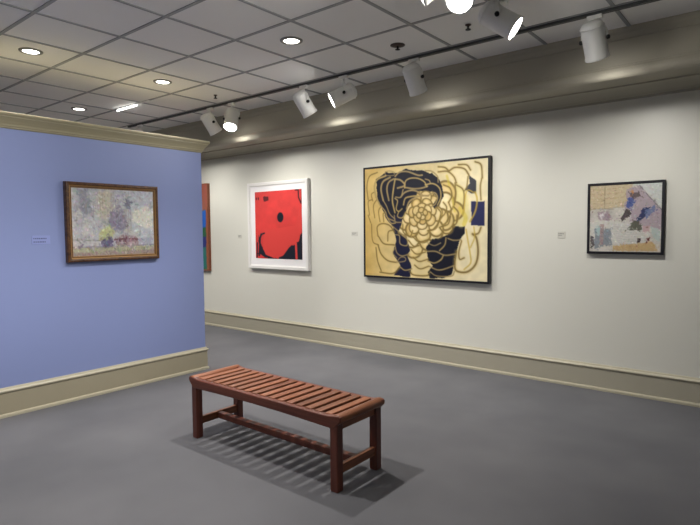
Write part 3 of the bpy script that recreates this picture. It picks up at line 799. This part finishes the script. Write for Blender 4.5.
def track_head(label, x, y, target, energy, spot=124, drop=.20, col=HALO, knobs=True, lit=True):
    t = thing('track_spotlight', label, 'spotlight', (x, y, H), 'spotlights on the ceiling tracks')
    piv = Vector((0, 0, -drop))
    d = (Vector(target) - (Vector((x, y, H)) + piv)).normalized()
    # adapter box and stem
    b = bmesh.new(); add_box(b, -.05, .05, -.018, .018, -.052, -.024, bevel=.004)
    obj('adapter', b, M['fixture'], t)
    hz = Vector((d.x, d.y, 0))
    hz = hz.normalized() if hz.length > 1e-4 else Vector((0, 1, 0))
    side = Vector((-hz.y, hz.x, 0))
    ax = d; up = ax.cross(side)
    rot = Matrix((side, up, -ax)).transposed()     # local -Z is the beam
    T = Matrix.Translation(piv) @ rot.to_4x4()
    b = bmesh.new()
    add_lathe(b, [(.010, -.052), (.010, -drop + .105)], 12)
    obj('stem', b, M['fixture'], t)
    # yoke: strap over the can and two cheeks
    r = .086
    b = bmesh.new()
    arc = []
    for i in range(17):
        a = PI * i / 16
        arc.append((r * math.cos(a), max(0, math.sin(a)) ** .6 * .108))
    for (a0, h0), (a1, h1) in zip(arc, arc[1:]):
        n = Vector((h0 - h1, a1 - a0)); n = n.normalized() * .003 if n.length else Vector((0, .003))
        q = []
        for (aa, hh), s in (((a0, h0), -1), ((a1, h1), -1), ((a1, h1), 1), ((a0, h0), 1)):
            q.append((aa + s * n.x, hh + s * n.y))
        for w_ in (-1,):
            V = []
            for ww in (-.011, .011):
                V.append([b.verts.new(piv + side * aa + Vector((0, 0, hh)) + hz * ww) for aa, hh in q])
            b.faces.new(V[0]); b.faces.new(V[1][::-1])
            for k in range(4): b.faces.new((V[0][k], V[0][(k + 1) % 4], V[1][(k + 1) % 4], V[1][k]))
    obj('yoke', b, M['fixture'], t)
    # can: rounded back, straight body, rolled front rim
    b = bmesh.new()
    add_lathe(b, [(.004, .128), (.035, .126), (.058, .118), (.070, .106), (.076, .088), (.077, .05), (.077, -.105), (.080, -.110),
                  (.082, -.122), (.080, -.130), (.073, -.131), (.071, -.122), (.070, -.105)], 36, T, True, True)
    can = obj('housing', b, M['fixture'], t)
    b = bmesh.new()
    add_lathe(b, [(.0775, .083), (.0805, .083), (.0805, .092), (.0765, .092)], 36, T, False, False)
    obj('cooling_band', b, M['fixture'], can)
    b = bmesh.new()
    add_lathe(b, [(.070, -.1235), (.05, -.1275), (.02, -.129), (.003, -.1292)], 36, T, True, True)
    obj('lens', b, M['lens'], t)
    for s in (-1, 1):
        b = bmesh.new()
        KT = Matrix.Translation(piv + side * s * .082) @ Vector((0, 0, 1)).rotation_difference(side * s).to_matrix().to_4x4()
        add_lathe(b, [(.014, 0), (.015, .006), (.015, .016), (.010, .020)], 14, KT)
        obj('knob', b, M['knob'], t)
    p = piv + d * .142
    lamp('SPOT', 'spot_beam', t, p, energy, col, .03, math.radians(spot), .92, d)
    return t

track_head('white spotlight seen from behind, hanging alone at the far right', -1.10, TY, (-1.04, 4.78, 1.6), 27, drop=.19)
track_head('white spotlight seen from behind, above the left half of the flower painting', -2.57, TY, (-2.50, 4.78, 1.6), 35, drop=.19)
track_head('bright sided white spotlight above the red print, left of its lit neighbour', -3.885, TY, (-3.60, 4.85, 1.6), 35)
track_head('lit spotlight aimed left, above the gap between red print and flower painting', -3.36, TY, (-4.953, 2.65, 1.75), 29, spot=75)
track_head('farthest lit spotlight, aimed down beside the blue partition', -5.03, TY, (-4.35, 3.0, 0.6), 20)
track_head('unlit looking white spotlight hanging nearest the cornice end', -5.43, TY, (-5.25, 4.85, 1.6), 48)
track_head('bright oval lit spotlight aimed right at the top of the view', TX, 3.38, (.06, 3.89, 1.7), 10, drop=.15)
track_head('lit spotlight cut off by the top edge, right of a smaller glow', TX + .02, 2.86, (-.95, .9, 1.2), 10, drop=.155)
track_head('lit spotlight barely showing at the top edge, left of another', TX, 2.62, (-4.953, 1.2, .7), 22, drop=.155)
track_head('spotlight hidden behind the partition cornice', -7.0, TY, (-6.9, 4.85, 1.6), 42)
track_head('spotlight out of view overhead, aimed at the blue partition', TX, 1.5, (-4.953, 1.45, 1.65), 28, spot=66)
track_head('spotlight out of view overhead, aimed at the near end of the blue partition', TX, .6, (-4.953, .95, 1.75), 85, spot=48)
track_head('added fill spotlight out of view overhead, bounced off the wall behind the viewer', TX, -.6, (TX, -4.2, 2.2), 150, spot=100)  # unseen fill lamp, added to lift the ceiling by bounce off the rear wall

# added glowing strip imitating a glint on a grid bar beyond the partition
t = thing('glint_strip', 'added glowing strip standing in for a glint on the ceiling grid beyond the blue partition', 'glint', (-6.05, 3.425, H))
b = bmesh.new(); add_box(b, -.36, .36, -.014, .014, -.012, -.004, bevel=.002, segs=1); obj('housing', b, M['fixture'], t)  # backing bar for the glint, not a real fixture
b = bmesh.new(); add_box(b, -.35, .10, -.006, .006, -.030, -.018, bevel=.003); obj('glint_bar', b, M['glint_glow'], t)

# sprinklers
def sprinkler(label, x, y, r):
    t = thing('ceiling_sprinkler', label, 'sprinkler', (x, y, H), 'fire sprinklers in the ceiling')
    b = bmesh.new(); add_lathe(b, [(r, 0), (r, -.004), (r * .6, -.010), (r * .3, -.012)], 20, None, True, True); obj('escutcheon', b, M['sprinkler'], t)
    b = bmesh.new(); add_lathe(b, [(.008, -.010), (.008, -.032), (.020, -.034), (.020, -.038), (.004, -.040)], 16, None, True, True); obj('deflector', b, M['knob'], t)
sprinkler('dark sprinkler in the ceiling above the two far spotlights', -4.95, 3.78, .02)
sprinkler('brownish sprinkler with the widest plate, left of the upright spotlight', -2.52, 3.74, .06)
sprinkler('dark sprinkler dot left of the bright oval spotlight', -1.88, 3.71, .022)

# ---------------------------------------------------------------- world, camera, view
w = bpy.data.worlds.new('gallery_world'); scene.world = w; w.use_nodes = True
w.node_tree.nodes['Background'].inputs['Color'].default_value = (.5, .5, .5, 1)
w.node_tree.nodes['Background'].inputs['Strength'].default_value = 0.2

cam = bpy.data.cameras.new('camera'); cam.sensor_width = 36.0; cam.lens = 543.0 / 700 * 36
co = bpy.data.objects.new('camera', cam); C.objects.link(co)
def cdir(px, py): return Vector((px - 350, -(py - 262.5), -543.0)).normalized()
vY = cdir(791, 227.6); vX = -cdir(-320, 236.0)
vX = (vX - vX.dot(vY) * vY).normalized(); vZ = vX.cross(vY)
Rm = Matrix((vX, vY, vZ))
co.matrix_world = Matrix.Translation((0, 0, 1.5)) @ Rm.to_4x4()
scene.camera = co

vs = scene.view_settings
vs.view_transform = 'Standard'; vs.look = 'None'; vs.exposure = 1.0; vs.gamma = 1.0; vs.use_curve_mapping = False
scene.cycles.use_denoising = True
scene.cycles.max_bounces = 10; scene.cycles.diffuse_bounces = 6
